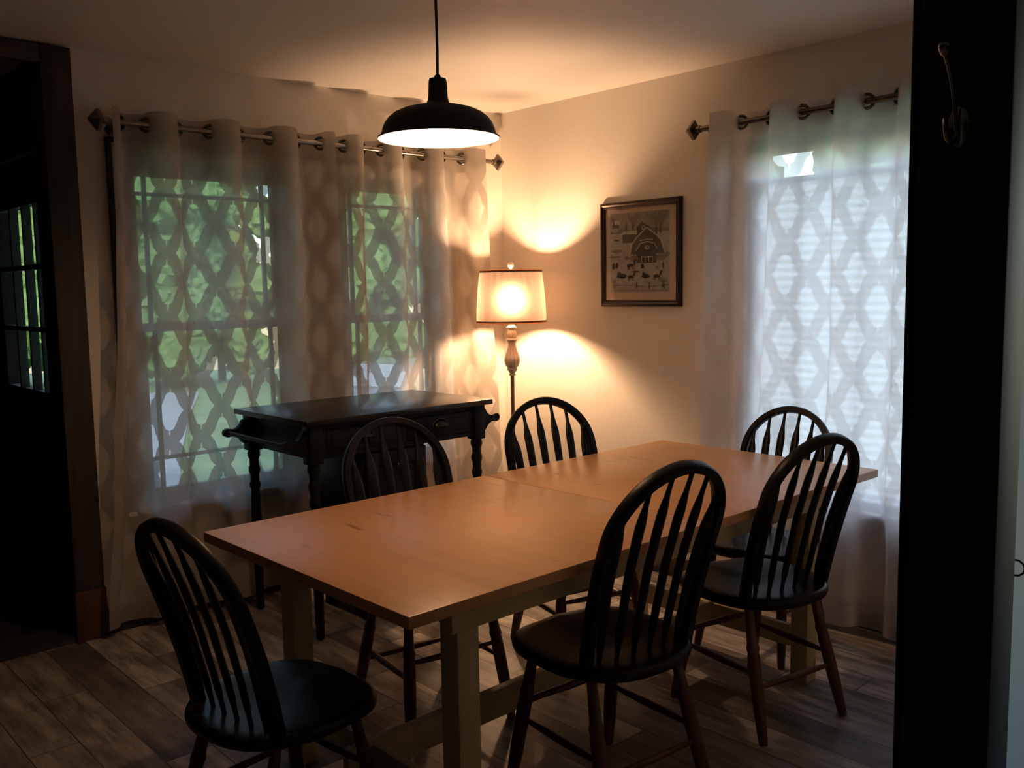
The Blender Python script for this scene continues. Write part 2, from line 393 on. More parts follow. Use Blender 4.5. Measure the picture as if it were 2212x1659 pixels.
def copy_tree(o, parent=None):
    c = o.copy(); COL.objects.link(c)
    if parent is not None: c.parent = parent
    for ch in list(o.children): copy_tree(ch, c)
    return c

# ---------------------------------------------------------------- the setting
H = 2.44
def struct(name, lo, hi, mat, bev=0., parent=None):
    return box(name, lo, hi, mat, parent, bev, kind='structure')

def wall_with_holes(name, axis, p0, p1, a0, a1, holes, mat, z1=H):
    """wall slab between p0..p1 across its thickness, a0..a1 along, rectangular openings (a,b,z0,z1)"""
    bm = bmesh.new()
    def B(a, b, c, d):
        if b-a < 1e-4 or d-c < 1e-4: return
        if axis == 'x': add_box(bm, (a, p0, c), (b, p1, d))
        else: add_box(bm, (p0, a, c), (p1, b, d))
    cur = a0
    for (h0, h1, z0, zz) in sorted(holes):
        B(cur, h0, 0, z1); B(h0, h1, 0, z0); B(h0, h1, zz, z1); cur = h1
    B(cur, a1, 0, z1)
    return build(name, bm, mat, None, kind='structure')

struct('floor', (-4.8, -6.4, -.12), (.14, .14, 0), M['floor'])
struct('ceiling', (-4.8, -6.4, H), (.14, 1.5, H+.12), M['ceiling'])
W1 = (-2.13, -1.36, .52, 2.02); W2 = (-1.075, -.46, .52, 2.02); W3 = (-2.66, -1.65, .50, 2.075); W4 = (-5.6, -3.70, .8, 2.15)
wall_with_holes('wall_back', 'x', 0, .14, -2.40, .14, [W1, W2], M['wall'])
wall_with_holes('wall_right', 'y', 0, .14, -6.4, 0, [W3, W4], M['wall'])
struct('wall_left', (-4.92, -6.4, 0), (-4.8, 1.5, H), M['unlit_panel'])  # this and wall_rear: unseen, coloured dark to cut bounced light
struct('wall_rear', (-4.8, -6.52, 0), (.14, -6.4, H), M['unlit_panel'])
wall_with_holes('wall_front', 'x', -3.481, -3.365, -4.8, 0, [(-4.35, -2.147, 0, 2.13)], M['wall_near'])
# dark timber lining of the opening the picture is taken through
bm = bmesh.new()
add_box(bm, (-2.163, -3.482, 0), (-2.147, -3.349, 2.13), bev=.002)
add_box(bm, (-2.163, -3.498, 0), (-2.078, -3.481, 2.20), bev=.003)
add_box(bm, (-2.163, -3.365, 0), (-2.078, -3.349, 2.20), bev=.003)
build('trim_1', bm, M['jamb_wood'], None, smooth=35, kind='structure')
# dark timber post at the end of the window wall, with its plinth block
t2 = struct('trim_2', (-2.452, -.030, .215), (-2.336, .0, 2.432), M['dark_wood'], .004)
struct('plinth', (-2.458, -.036, 0), (-2.330, .0, .215), M['plinth'], .005, parent=t2)
struct('trim_3', (-4.8, -.028, 2.36), (-2.452, .0, 2.432), M['dark_wood'], .003)
# entry beyond the post; its unlit darkness is put into the surface colours
struct('wall_entry', (-4.8, 1.4, 0), (-2.28, 1.5, H), M['unlit_panel'])
struct('floor_entry', (-4.8, .14, -.12), (-2.28, 1.5, 0), M['unlit_tile'])
struct('trim_4', (-4.8, -.02, 0), (-2.458, .16, .022), M['unlit_panel'])
wall_with_holes('wall_side_entry', 'y', -2.40, -2.30, .14, 1.5, [(.15, 1.1, 0, 2.07)], M['unlit_panel'])
struct('trim_7', (-2.452, 0, 0), (-2.40, .14, H), M['dark_wood'])
d1 = empty('door_1', (-2.398, .15, 0), kind='structure')
bm = bmesh.new()
for lo, hi in (((0, .005, 0), (.045, .07, 2.06)), ((0, .84, 0), (.045, .95, 2.06)), ((0, .07, 0), (.045, .84, 1.02)), ((0, .07, 1.85), (.045, .84, 2.06))):
    add_box(bm, lo, hi)
build('door_leaf', bm, M['unlit_panel'], d1)
bm = bmesh.new()
for y in (.11, .22, .40, .60): add_box(bm, (-.006, y-.011, 1.02), (.03, y+.011, 1.85))
for z in (1.30, 1.575): add_box(bm, (-.006, .07, z-.011), (.03, .84, z+.011))
build('door_muntin', bm, M['muntin'], d1)
box('door_pane', (.018, .07, 1.02), (.022, .84, 1.85), M['glass'], d1)
# baseboards
struct('baseboard_back', (-2.33, -.018, 0), (-.018, .0, .10), M['dark_wood'], .003)
struct('baseboard_right', (-.018, -3.348, 0), (.0, .0, .10), M['dark_wood'], .003)

def window(name, axis, w, grille, single=False):
    a, b, z0, z1 = w
    root = empty(name, ((a+b)/2, .05, 0) if axis == 'x' else (.05, (a+b)/2, 0), rz=0 if axis == 'x' else PI/2, kind='structure')
    # local: x along the wall, -y into the room for the back wall; for the side wall rotate so that +y is room side
    hw = (b-a)/2
    s = 1 if axis == 'x' else -1
    def bx(bm, x0, y0, c0, x1, y1, c1, bev=0.): add_box(bm, (x0, min(s*y0, s*y1), c0), (x1, max(s*y0, s*y1), c1), bev=bev)
    bm = bmesh.new(); t = .022
    bx(bm, -hw, -.05, z0, -hw+t, .09, z1); bx(bm, hw-t, -.05, z0, hw, .09, z1)
    bx(bm, -hw+t, -.05, z1-t, hw-t, .09, z1); bx(bm, -hw+t, -.05, z0, hw-t, .09, z0+t)
    build('window_frame', bm, M['casing_white'], root)
    zm = (z0+z1)/2 + .03
    for nm, y, c0, c1 in ((('sash', .02, z0+t, z1-t),) if single else (('lower_sash', .0, z0+t, zm+.02), ('upper_sash', .035, zm-.02, z1-t))):
        bm = bmesh.new(); q = .038
        bx(bm, -hw+t, y, c0, -hw+t+q, y+.03, c1); bx(bm, hw-t-q, y, c0, hw-t, y+.03, c1)
        bx(bm, -hw+t+q, y, c0, hw-t-q, y+.03, c0+q); bx(bm, -hw+t+q, y, c1-q, hw-t-q, y+.03, c1)
        sash = build(nm, bm, M['casing_white'], root)
        box('window_pane', (-hw+t+q, s*(y+.013), c0+q) if s > 0 else (-hw+t+q, -(y+.017), c0+q), (hw-t-q, s*(y+.017), c1-q) if s > 0 else (hw-t-q, -(y+.013), c1-q), M['glass'], sash)
        if grille:
            bm = bmesh.new(); g = .008
            for xx in (-hw+.105, hw-.105): bx(bm, xx-g, y+.006, c0+q, xx+g, y+.024, c1-q)
            zz = c1-q-.075 if nm == 'upper_sash' else c0+q+.135
            bx(bm, -hw+t+q, y+.008, zz-g, hw-t-q, y+.022, zz+g)
            build('muntin', bm, M['muntin'], sash)
    return root
window('window_1', 'x', W1, True); window('window_2', 'x', W2, True); window('window_3', 'y', W3, False, True); window('unseen_window', 'y', W4, False)  # last one is unseen, placed and widened to light the near-room wall
# casing round each opening, with a dark stained back band
def casing(name, axis, a, b, z0, z1, mids=(), mat='taupe'):
    bm = bmesh.new(); c = .085
    def B(x0, c0, x1, c1, d=.018):
        if axis == 'x': add_box(bm, (x0, -d, c0), (x1, 0, c1), bev=.003)
        else: add_box(bm, (-d, x0, c0), (0, x1, c1), bev=.003)
    B(a-c+.02, z0-.10, a, z1); B(b, z0-.10, b+c-.02, z1); B(a-c+.02, z1, b+c-.02, z1+.06)
    B(a-c-.02, z0-.022, b+c+.02, z0, .055); B(a, z0-.10, b, z0-.022)
    for m0, m1 in mids: B(m0, z0, m1, z1)
    o = build(name, bm, M[mat], None, smooth=35, kind='structure')
    bm = bmesh.new(); B(a-c, z0-.10, a-c+.02, z1+.08, .026); B(b+c-.02, z0-.10, b+c, z1+.08, .026); B(a-c+.02, z1+.06, b+c-.02, z1+.08, .026)
    build('back_band', bm, M['dark_wood'], o, smooth=35)
    return o
casing('trim_5', 'x', W1[0], W2[1], .52, 2.02, [(W1[1], W2[0])])
casing('trim_6', 'y', W3[0], W3[1], .50, 2.075, mat='bounce_casing')

# ---------------------------------------------------------------- curtains
ZR = 2.15
def rod(axis, a, b, off, finials, label, brackets):
    """rod along the wall from a to b at distance off"""
    P = (lambda t, d, z: (t, -d, z)) if axis == 'x' else (lambda t, d, z: (-d, t, z))
    root = empty('curtain_rod', P((a+b)/2, 0, 0), label=label, cat='curtain rod') if False else tag(empty('curtain_rod', P((a+b)/2, off, ZR)), label, 'curtain rod')
    base = Vector(root.location)
    L = lambda t, d, z: Vector(P(t, d, z)) - base
    mat = M['steel'] if axis == 'x' else M['dark_steel']
    tube('rod', [L(a, off, ZR), L(b, off, ZR)], .0125, mat, root, 16)
    for t, sgn in finials:
        bm = bmesh.new()
        add_tube(bm, [L(t, off, ZR), L(t+sgn*.02, off, ZR)], .016, 16)
        add_tube(bm, [L(t+sgn*.02, off, ZR), L(t+sgn*.030, off, ZR)], .011, 16)
        # pyramid-ended square block
        pts = []
        for dd, hw in ((.030, .016), (.032, .045), (.046, .045), (.082, .004)):
            pts.append([bm.verts.new(L(t+sgn*dd, off+q[0]*hw, ZR+q[1]*hw)) for q in ((0, -1), (1, 0), (0, 1), (-1, 0))])
        for A, B_ in zip(pts, pts[1:]):
            for i in range(4): bm.faces.new((A[i], A[(i+1) % 4], B_[(i+1) % 4], B_[i]))
        bm.faces.new(pts[0]); bm.faces.new(pts[-1])
        build('finial', bm, mat, root, smooth=30)
    for t in brackets:
        bm = bmesh.new()
        add_tube(bm, [L(t, .004, ZR-.02), L(t, off-.016, ZR-.02), L(t, off, ZR-.014)], .006, 10)
        add_tube(bm, [L(t, .0, ZR-.02), L(t, .006, ZR-.02)], .022, 16)
        build('bracket', bm, mat, root, smooth=40)
    return root

def interp(keys, t):
    for (t0, v0), (t1, v1) in zip(keys, keys[1:]):
        if t <= t1:
            return v0 + (v1-v0)*(t-t0)/(t1-t0)
    return keys[-1][1]

def curtain(axis, keys, off, flare, z0, mat, label, seed, ztop=2.20, amp=.040):
    """keys: (position along wall, 'F' in front of rod or 'B' behind it) fold by fold; flare(t in 0..1, depth 0..1) -> shift along wall"""
    rnd = random.Random(seed)
    P = (lambda t, d, z: (t, -d, z)) if axis == 'x' else (lambda t, d, z: (-d, t, z))
    n = len(keys)-1; PER = 16; ROWS = 70
    cols = []
    for k in range(n):
        for j in range(PER):
            f = j/PER; ph0 = 1 if keys[k][1] == 'F' else -1; ph1 = 1 if keys[k+1][1] == 'F' else -1
            pos = keys[k][0] + (keys[k+1][0]-keys[k][0])*f
            c = math.cos(PI*f); sh = math.copysign(abs(c)**.5, c) 
            y = float(ph0) if ph0 == ph1 else ph0*sh
            cols.append((pos, y))
    cols.append((keys[-1][0], 1 if keys[-1][1] == 'F' else -1))
    u = [0.]
    for (p, y), (q, w) in zip(cols, cols[1:]): u.append(u[-1]+math.hypot((q-p), amp*(w-y)))
    w1 = [(rnd.uniform(3, 7), rnd.uniform(0, 6), rnd.uniform(.5, 1.6)) for _ in range(4)]
    bm = bmesh.new(); uvl = bm.loops.layers.uv.new('UVMap'); grid = []
    base = Vector(P(keys[0][0], off, 0))
    for r in range(ROWS+1):
        s = r/ROWS; z = ztop + (z0-ztop)*s; row = []
        for i, (p, y) in enumerate(cols):
            t = i/(len(cols)-1)
            a = amp*(1-.15*s)
            d = a*y
            wob = sum(math.sin(f*p*3+g+h*z*2.2) for f, g, h in w1)
            d += (.0045*wob + .0032*math.sin(31*p+2*z+seed) + .0022*math.sin(53*p-1.4*z+2*seed))*min(1, s*4) + .012*math.sin(5*p+2.5*z+seed)*s
            pp = p + flare(t, s) + .006*math.sin(9*z+4*t+seed)*s
            d = max(-off+.028, d)
            if z < 1.05: d = min(d, .032)
            row.append((bm.verts.new(Vector(P(pp, off+d, z + (.006*y if r == 0 else 0)))-base), (u[i], z)))
        grid.append(row)
    for A, B_ in zip(grid, grid[1:]):
        for i in range(len(cols)-1):
            vs = (A[i], B_[i], B_[i+1], A[i+1]); f = bm.faces.new([q[0] for q in vs])
            for l, q in zip(f.loops, vs): l[uvl].uv = q[1]
            f.smooth = True
    root = tag(empty('sheer_curtain', base), label, 'curtain')
    me = bpy.data.meshes.new('fabric'); bm.to_mesh(me); bm.free(); me.materials.append(mat)
    fo = bpy.data.objects.new('fabric', me); COL.objects.link(fo); fo.parent = root
    # eyelets where the cloth crosses the rod
    for k in range(n):
        if keys[k][1] == keys[k+1][1]: continue
        p = (keys[k][0]+keys[k+1][0])/2
        dp = keys[k+1][0]-keys[k][0]; ds = (1 if keys[k+1][1] == 'F' else -1)*2*amp*1.1
        tv = (Vector(P(dp, ds, 0))).normalized()            # along the cloth
        path = [Vector(P(p, off, ZR))-base + tv*(.027*math.cos(2*PI*q/22)) + Vector((0, 0, .027*math.sin(2*PI*q/22))) for q in range(22)]
        bm = bmesh.new(); add_tube(bm, path, .0066, 8, True)
        build('grommet', bm, M['dark_steel'], root, smooth=60)
    return root

rod('x', -2.225, -.145, .09, [(-2.225, -1), (-.145, 1)], 'brushed nickel curtain rod with pyramid finials above the pair of windows behind the black cabinet', (-2.19, -.21))
rod('y', -2.62, -1.455, .09, [(-1.455, 1), (-2.62, -1)], 'dark nickel curtain rod above the bright window beside the framed print', (-1.50, -2.60))
KL = [(-2.222, 'F'), (-2.135, 'B'), (-2.005, 'F'), (-1.868, 'B'), (-1.722, 'F'), (-1.578, 'B'), (-1.434, 'F'), (-1.300, 'B'), (-1.185, 'F')]
KR = [(-1.168, 'B'), (-1.053, 'F'), (-.95, 'B'), (-.832, 'F'), (-.701, 'B'), (-.565, 'F'), (-.431, 'B'), (-.300, 'F'), (-.232, 'F')]
KS = [(-1.530, 'F'), (-1.60, 'F'), (-1.735, 'B'), (-1.885, 'F'), (-2.038, 'B'), (-2.17, 'F'), (-2.309, 'B'), (-2.42, 'F'), (-2.50, 'B'), (-2.58, 'F')]
curtain('x', KL, .09, lambda t, s: -.13*(1-t)**2*s**1.5 + .02*t*s, .045, M['sheer'], 'sheer cream curtain panel with ogee lattice beside the dark timber post', 3)
curtain('x', KR, .09, lambda t, s: .115*t**2*s**1.1 - .03*(1-t)*s, .045, M['sheer'], 'sheer cream curtain panel with ogee lattice lit by the floor lamp', 8)
curtain('y', KS, .09, lambda t, s: (.055*(1-t)**2*min(1, s*1.6)), .022, M['sheer_side'], 'white sheer curtain glowing with daylight right of the framed print', 5)
# pulled-up shade between the glass and the side curtain, leaving a clear strip at its top
root = tag(empty('window_shade', (.02, -2.155, 1.225)), 'white cellular shade inside the window right of the framed print, behind its curtain', 'shade')
bm = bmesh.new(); zs = .53-1.225; n = 74; prev = None
for i in range(n+1):
    z = zs + 1.350*i/n; x = -.004 if i % 2 else .006
    cur = (bm.verts.new((x, -.480, z)), bm.verts.new((x, .480, z)))
    if prev: bm.faces.new((prev[0], prev[1], cur[1], cur[0]))
    prev = cur
build('shade_fabric', bm, M['cell_shade'], root)
box('top_rail', (-.016, -.482, .655), (.016, .482, .679), M['casing_white'], root, .003)
box('bottom_rail', (-.016, -.482, -.703), (.016, .482, -.693), M['casing_white'], root, .003)

# ---------------------------------------------------------------- dining table
TX0, TX1, TY0, TY1, TH = -2.500, -.326, -2.440, -1.431, .75
tc = ((TX0+TX1)/2, (TY0+TY1)/2)
tab = tag(empty('dining_table', (tc[0], tc[1], 0), rz=math.radians(.37)), 'long birch dining table with a seam across its top and black chairs round it', 'table')
hx, hy = (TX1-TX0)/2, (TY1-TY0)/2; seam = -1.398-tc[0]
for x0, x1 in ((-hx, seam-.0012), (seam+.0012, hx)):
    box('tabletop', (x0, -hy, TH-.030), (x1, hy, TH), M['table_top'], tab, .003)
bm = bmesh.new()
add_box(bm, (-hx+.17, -hy+.065, TH-.105), (hx-.25, -hy+.090, TH-.030), bev=.002)
build('apron', bm, M['table_leg'], tab, smooth=35)
bm = bmesh.new()
add_box(bm, (-hx+.17, hy-.090, TH-.105), (hx-.25, hy-.065, TH-.030), bev=.002)
build('apron', bm, M['table_leg'], tab, smooth=35)
lx = (-2.268-tc[0], -.645-tc[0]); ly = (-2.325-tc[1], -1.545-tc[1])
for x in lx:
    for y in ly:
        box('leg', (x-.034, y-.034, 0), (x+.034, y+.034, TH-.030), M['table_leg'], tab, .004)
    box('end_apron', (x-.014, ly[0]+.034, TH-.115), (x+.014, ly[1]-.034, TH-.030), M['table_leg'], tab, .002)
    q = x if x < 0 else x-.028
    box('foot_rail', (q-.012, ly[0]+.034, .125), (q+.012, ly[1]-.034, .205), M['table_leg'], tab, .003)
box('stretcher', (lx[0]-.09, -.015, .120), (lx[1]+.06, .015, .212), M['table_leg'], tab, .003)

# ---------------------------------------------------------------- chairs
HB0, HB1, HZ, YB, YT, SZ = .194, .207, .979, -.134, -.308, .449
def make_chair(label):
    root = tag(empty('dining_chair'), label, 'chair', 'arrow-back dining chairs round the table')
    # saddled seat
    bm = bmesh.new(); NA, NR = 56, 9
    def outline(a):
        c, s = math.cos(a), math.sin(a)
        e = .66 if s > 0 else .78
        x = .228*math.copysign(abs(c)**e, c); y = (.222 if s > 0 else .228)*math.copysign(abs(s)**e, s)
        if s > 0: y *= 1 + .03*math.cos(2*a)
        else: x *= 1 - .07*abs(s)
        return x, y
    def dish(k, a):
        x, y = outline(a); x *= k; y *= k
        d = -.013*math.exp(-((x*x)/(.16**2) + ((y+.02)**2)/(.13**2))) if k < 1 else 0
        return d + (.006*math.exp(-(x/.035)**2) if y > .05 else 0)*max(0, y)/.2
    prof = [(i/NR*.93, 0., True) for i in range(NR+1)] + [(.975, -.004, False), (.995, -.012, False), (1.0, -.022, False), (.985, -.032, False), (.945, -.038, False), (.80, -.040, False), (.0, -.040, False)]
    rings = []
    for k, dz, top in prof:
        if k < 1e-6:
            rings.append([bm.verts.new((0, 0, SZ + (dish(0, 0) if top else dz)))]); continue
        ring = []
        for i in range(NA):
            a = 2*PI*i/NA; x, y = outline(a)
            ring.append(bm.verts.new((x*k, y*k, SZ + (dish(k, a) if top else dz))))
        rings.append(ring)
    for A, B in zip(rings, rings[1:]):
        for i in range(NA):
            j = (i+1) % NA
            if len(A) == 1: bm.faces.new((A[0], B[i], B[j]))
            elif len(B) == 1: bm.faces.new((A[j], A[i], B[0]))
            else: bm.faces.new((A[i], A[j], B[j], B[i]))
    build('seat', bm, M['black_seat'], root, smooth=50)
    # bent hoop
    hm = SZ + (HZ-SZ)*.627; tk = .0140
    def yz(z):
        f = (z-SZ)/(HZ-SZ); return YB + (YT-YB)*f + .072*f*(1-f)
    path = []
    for i in range(10):
        t = i/10; z = SZ-.02 + (hm-SZ+.02)*t; path.append((-(HB0+(HB1-HB0)*math.sin(t*PI/2))+.0, z))
    for i in range(31):
        a = PI*i/30; path.append((-(HB1)*math.cos(a), hm + (HZ-tk-hm)*math.sin(a)))
    for i in range(9, -1, -1):
        t = i/10; z = SZ-.02 + (hm-SZ+.02)*t; path.append(((HB0+(HB1-HB0)*math.sin(t*PI/2)), z))
    sec = [(1, .62), (.72, 1), (-.72, 1), (-1, .62), (-1, -.62), (-.72, -1), (.72, -1), (1, -.62)]
    sec = [(a*1.0, b*1.2) for a, b in sec]
    bm = bmesh.new(); add_tube(bm, [Vector((x*(1-tk/HB1), yz(z), z)) for x, z in path], tk, section=sec, up=Vector((0, -1, 0)))
    build('hoop', bm, M['black_paint'], root, smooth=35)
    # arrow spindles
    prof = [(0, .0062), (.045, .0066), (.09, .0090), (.14, .0135), (.25, .0142), (.5, .0160), (.70, .0176), (.78, .0176), (.83, .0135), (.88, .0088), (.92, .0070), (1.0, .0064)]
    for xb, xt in ((-.140, -.162), (-.085, -.100), (-.029, -.034), (.029, .034), (.085, .100), (.140, .162)):
        zt = hm + (HZ-.020-hm)*math.sqrt(1-(xt/(HB1-.012))**2)
        b = Vector((xb, YB-.012 + .5*xb*xb, SZ-.012)); t = Vector((xt, yz(zt), zt))
        bow = .016
        bm = bmesh.new(); rings = []
        ax = (t-b).normalized(); sx = Vector((1, 0, 0)); sx = (sx-ax*sx.dot(ax)).normalized(); sy = ax.cross(sx)
        for f, w in prof:
            p = b + (t-b)*f + Vector((0, bow*math.sin(PI*f), 0))
            th = .0062 + .0016*(w > .009)
            rings.append([bm.verts.new(p + sx*(w*math.cos(2*PI*k/10)) + sy*(th*math.sin(2*PI*k/10))) for k in range(10)])
        for A, B in zip(rings, rings[1:]):
            for k in range(10): bm.faces.new((A[k], A[(k+1) % 10], B[(k+1) % 10], B[k]))
        bm.faces.new(rings[0][::-1]); bm.faces.new(rings[-1])
        build('spindle', bm, M['black_paint'], root, smooth=50)
    # turned legs
    tops = {}; feet = {}
    for sx in (-1, 1):
        for fr in (1, -1):
            T = Vector((sx*.150, .118 if fr > 0 else -.118, SZ-.036)); F = Vector((sx*.188, .190 if fr > 0 else -.225, 0))
            tops[sx, fr], feet[sx, fr] = T, F
            lp = [(0, .0135), (.03, .0150), (.10, .0165), (.26, .0195), (.44, .0205), (.60, .0200), (.66, .0178), (.675, .0205), (.70, .0205), (.72, .0175), (.86, .0150), (1, .0130)]
            pts = [F + (T-F)*f for f, _ in lp]
            pts[0] = F.copy(); pts[0].z = .0
            bm = bmesh.new(); add_tube(bm, pts, [r for _, r in lp], 14)
            for v in bm.verts:
                if v.co.z < .003: v.co.z = 0
            build('leg', bm, M['chair_leg'], root, smooth=50)
    def at(k, z):
        F, T = feet[k], tops[k]; return F + (T-F)*(z/T.z)
    for a, b, z in (((-1, 1), (-1, -1), .205), ((1, 1), (1, -1), .205), ((-1, 1), (1, 1), .255), ((-1, -1), (1, -1), .165)):
        A, B = at(a, z), at(b, z); d = (B-A)
        A, B = A + d.normalized()*.012, B - d.normalized()*.012; d = B-A
        lp = [(0, .0065), (.12, .0085), (.35, .0105), (.5, .0112), (.65, .0105), (.88, .0085), (1, .0065)]
        bm = bmesh.new(); add_tube(bm, [A + d*f for f, _ in lp], [r for _, r in lp], 12)
        build('stretcher', bm, M['chair_leg'], root, smooth=50)
    return root

seats = [
    (-1.727, -2.313, -6.1, 1.028, 'black arrow-back chair nearest the camera at the front long side of the table'),
    (-0.948, -2.305, -11.0, 1.004, 'black arrow-back chair at the front long side of the table, nearer the side window'),
    (-0.46, -2.02, 96.0, 0.955, 'black arrow-back chair at the table end, in front of the daylit white curtain'),
    (-1.771, -1.572, 171, 1.01, 'black arrow-back chair behind the table, in front of the black cabinet'),
    (-1.01, -1.545, 163, 1.008, 'black arrow-back chair behind the table, in front of the floor lamp'),
    (-2.548, -1.955, -83.4, 0.965, 'black arrow-back chair alone at the table end nearest the dark timber post'),
]
proto = make_chair(seats[0][4])
for i, (x, y, a, s, lab) in enumerate(seats):
    o = proto if i == 0 else copy_tree(proto)
    o.location = (x, y, 0); o.rotation_euler = (0, 0, math.radians(a)); o.scale = (s, s, s); o['label'] = lab

# ---------------------------------------------------------------- black kitchen island / sideboard
IX0, IX1, IY0, IY1, IZ = -1.768, -.778, -.775, -.135, .930
ic = ((IX0+IX1)/2, (IY0+IY1)/2)
isl = tag(empty('kitchen_cart', (ic[0], ic[1], 0)), 'black wooden kitchen cart with turned legs, drawers and side towel bars before the windows', 'cabinet')
a, b = (IX1-IX0)/2, (IY1-IY0)/2
box('worktop', (-a, -b, IZ-.024), (a, b, IZ), M['island_top'], isl, .003)
la, lb = a-.058, b-.058
zt = IZ-.024; za = .762
for sx in (-1, 1):
    for sy in (-1, 1):
        bm = bmesh.new(); cx, cy = sx*la, sy*lb
        add_box(bm, (cx-.031, cy-.031, za-.02), (cx+.031, cy+.031, zt), bev=.003)
        pr = [(.012, 0), (.017, .005), (.019, .04), (.017, .06), (.021, .07), (.0185, .085), (.020, .16), (.0225, .30), (.0235, .42), (.0215, .52), (.019, .56), (.0245, .575), (.0245, .59), (.020, .60), (.0205, .63), (.026, .645), (.026, .662), (.0205, .672), (.021, .70), (.028, .716), (.028, .728), (.024, .742)]
        add_lathe(bm, pr, (cx, cy, 0), 20)
        build('leg', bm, M['island_black'], isl, smooth=35)
# aprons
for sx in (-1, 1): box('side_apron', (sx*la-.013, -lb+.031, za), (sx*la+.013, lb-.031, zt), M['island_black'], isl, .002)
bm = bmesh.new(); add_box(bm, (-la+.031, lb-.013, za), (la-.031, lb+.013, zt), bev=.002); build('back_apron', bm, M['island_black'], isl, smooth=35)
bm = bmesh.new()
fy0, fy1 = -lb-.020, -lb+.004
for x0, x1, c0, c1 in ((-la+.031, la-.031, zt-.022, zt), (-la+.031, la-.031, za, za+.020), (-la+.031, -la+.05, za+.02, zt-.022), (la-.05, la-.031, za+.02, zt-.022), (-.02, .02, za+.02, zt-.022)):
    add_box(bm, (x0, fy0, c0), (x1, fy1, c1))
build('front_rail', bm, M['island_black'], isl)
def cup_pull(x, z, y, par):
    bm = bmesh.new(); R_, n = .040, 16
    rows = []
    for j in range(6):
        ph = PI/2*j/5; row = []
        for i in range(n+1):
            th = PI*i/n
            row.append(bm.verts.new((x+R_*math.cos(th), y-.022*math.sin(ph)*math.sin(th)**.6 if 0 < i < n else y, z+.030*math.sin(th)*math.cos(ph)-.004)))
        rows.append(row)
    for A, B in zip(rows, rows[1:]):
        for i in range(n): bm.faces.new((A[i], A[i+1], B[i+1], B[i]))
    # thickness
    geo = bmesh.ops.solidify(bm, geom=bm.faces[:], thickness=.002)
    add_tube(bm, [(x+.044*math.cos(PI*i/18), y-.002, z+.036*math.sin(PI*i/18)-.006) for i in range(19)], .003, 8)
    return build('cup_pull', bm, M['bronze'], par, smooth=60)
for x0, x1 in ((-la+.053, -.023), (.023, la-.053)):
    bm = bmesh.new()
    add_box(bm, (x0, fy0-.002, za+.023), (x1, fy1-.004, zt-.025), bev=.002)
    add_box(bm, (x0+.02, fy0-.006, za+.040), (x1-.02, fy0-.001, zt-.045), bev=.003)
    dr = build('drawer', bm, M['island_black'], isl, smooth=35)
    cup_pull((x0+x1)/2, (za+zt)/2+.002, fy0-.006, dr)
# towel bars on both ends
brk = [(0, .052), (.016, .052), (.022, .046), (.030, .030), (.046, .017), (.062, .013), (.078, .018), (.094, .019), (.107, .012), (.111, 0),
       (.107, -.012), (.094, -.019), (.078, -.018), (.062, -.016), (.044, -.024), (.030, -.038), (.022, -.050), (.016, -.054), (0, -.054)]
for sx in (-1, 1):
    tb = tube('towel_bar', [(sx*(la+.031+.092), -lb+.014, .832), (sx*(la+.031+.092), lb-.014, .832)], .0095, M['island_black'], isl, 14)
    for sy in (-1, 1):
        bm = bmesh.new()
        add_prism(bm, brk, -.011, .011, lambda u, v, w, sx=sx, sy=sy: (sx*(la+.031+u), sy*lb+w, .832+v))
        build('bar_bracket', bm, M['island_black'], tb, smooth=35)
# cupboard under the left part
cx0, cx1, cz0 = -1.462-ic[0], -1.130-ic[0], .045
bm = bmesh.new()
add_box(bm, (cx0, -lb+.02, cz0), (cx1, .135, za), bev=.003)
cb_ = build('cupboard', bm, M['island_black'], isl, smooth=35)
bm = bmesh.new()
add_box(bm, (cx0+.01, -lb+.002, cz0+.02), (cx1-.01, -lb+.019, za-.012), bev=.002)
dx0, dx1, dz0, dz1 = cx0+.01, cx1-.01, cz0+.02, za-.012
for q in ((dx0, dz0, dx0+.055, dz1), (dx1-.055, dz0, dx1, dz1), (dx0+.055, dz0, dx1-.055, dz0+.06), (dx0+.055, dz1-.06, dx1-.055, dz1)):
    add_box(bm, (q[0], -lb-.006, q[1]), (q[2], -lb+.003, q[3]), bev=.0015)
door = build('cupboard_door', bm, M['island_black'], cb_, smooth=35)
bm = bmesh.new()
add_lathe(bm, [(.006, 0), (.006, .012), (.013, .018), (.015, .024), (.012, .029), (0, .031)], seg=16)
bmesh.ops.rotate(bm, verts=bm.verts, cent=(0, 0, 0), matrix=Matrix.Rotation(PI/2, 3, 'X'))
bmesh.ops.translate(bm, verts=bm.verts, vec=(-1.304-ic[0], -lb-.006, .684))
build('knob', bm, M['bronze'], cb_, smooth=50)
for x in (cx0+.03, cx1-.03):
    for y in (-lb+.05, .105): box('cupboard_foot', (x-.02, y-.02, 0), (x+.02, y+.02, cz0), M['island_black'], cb_)

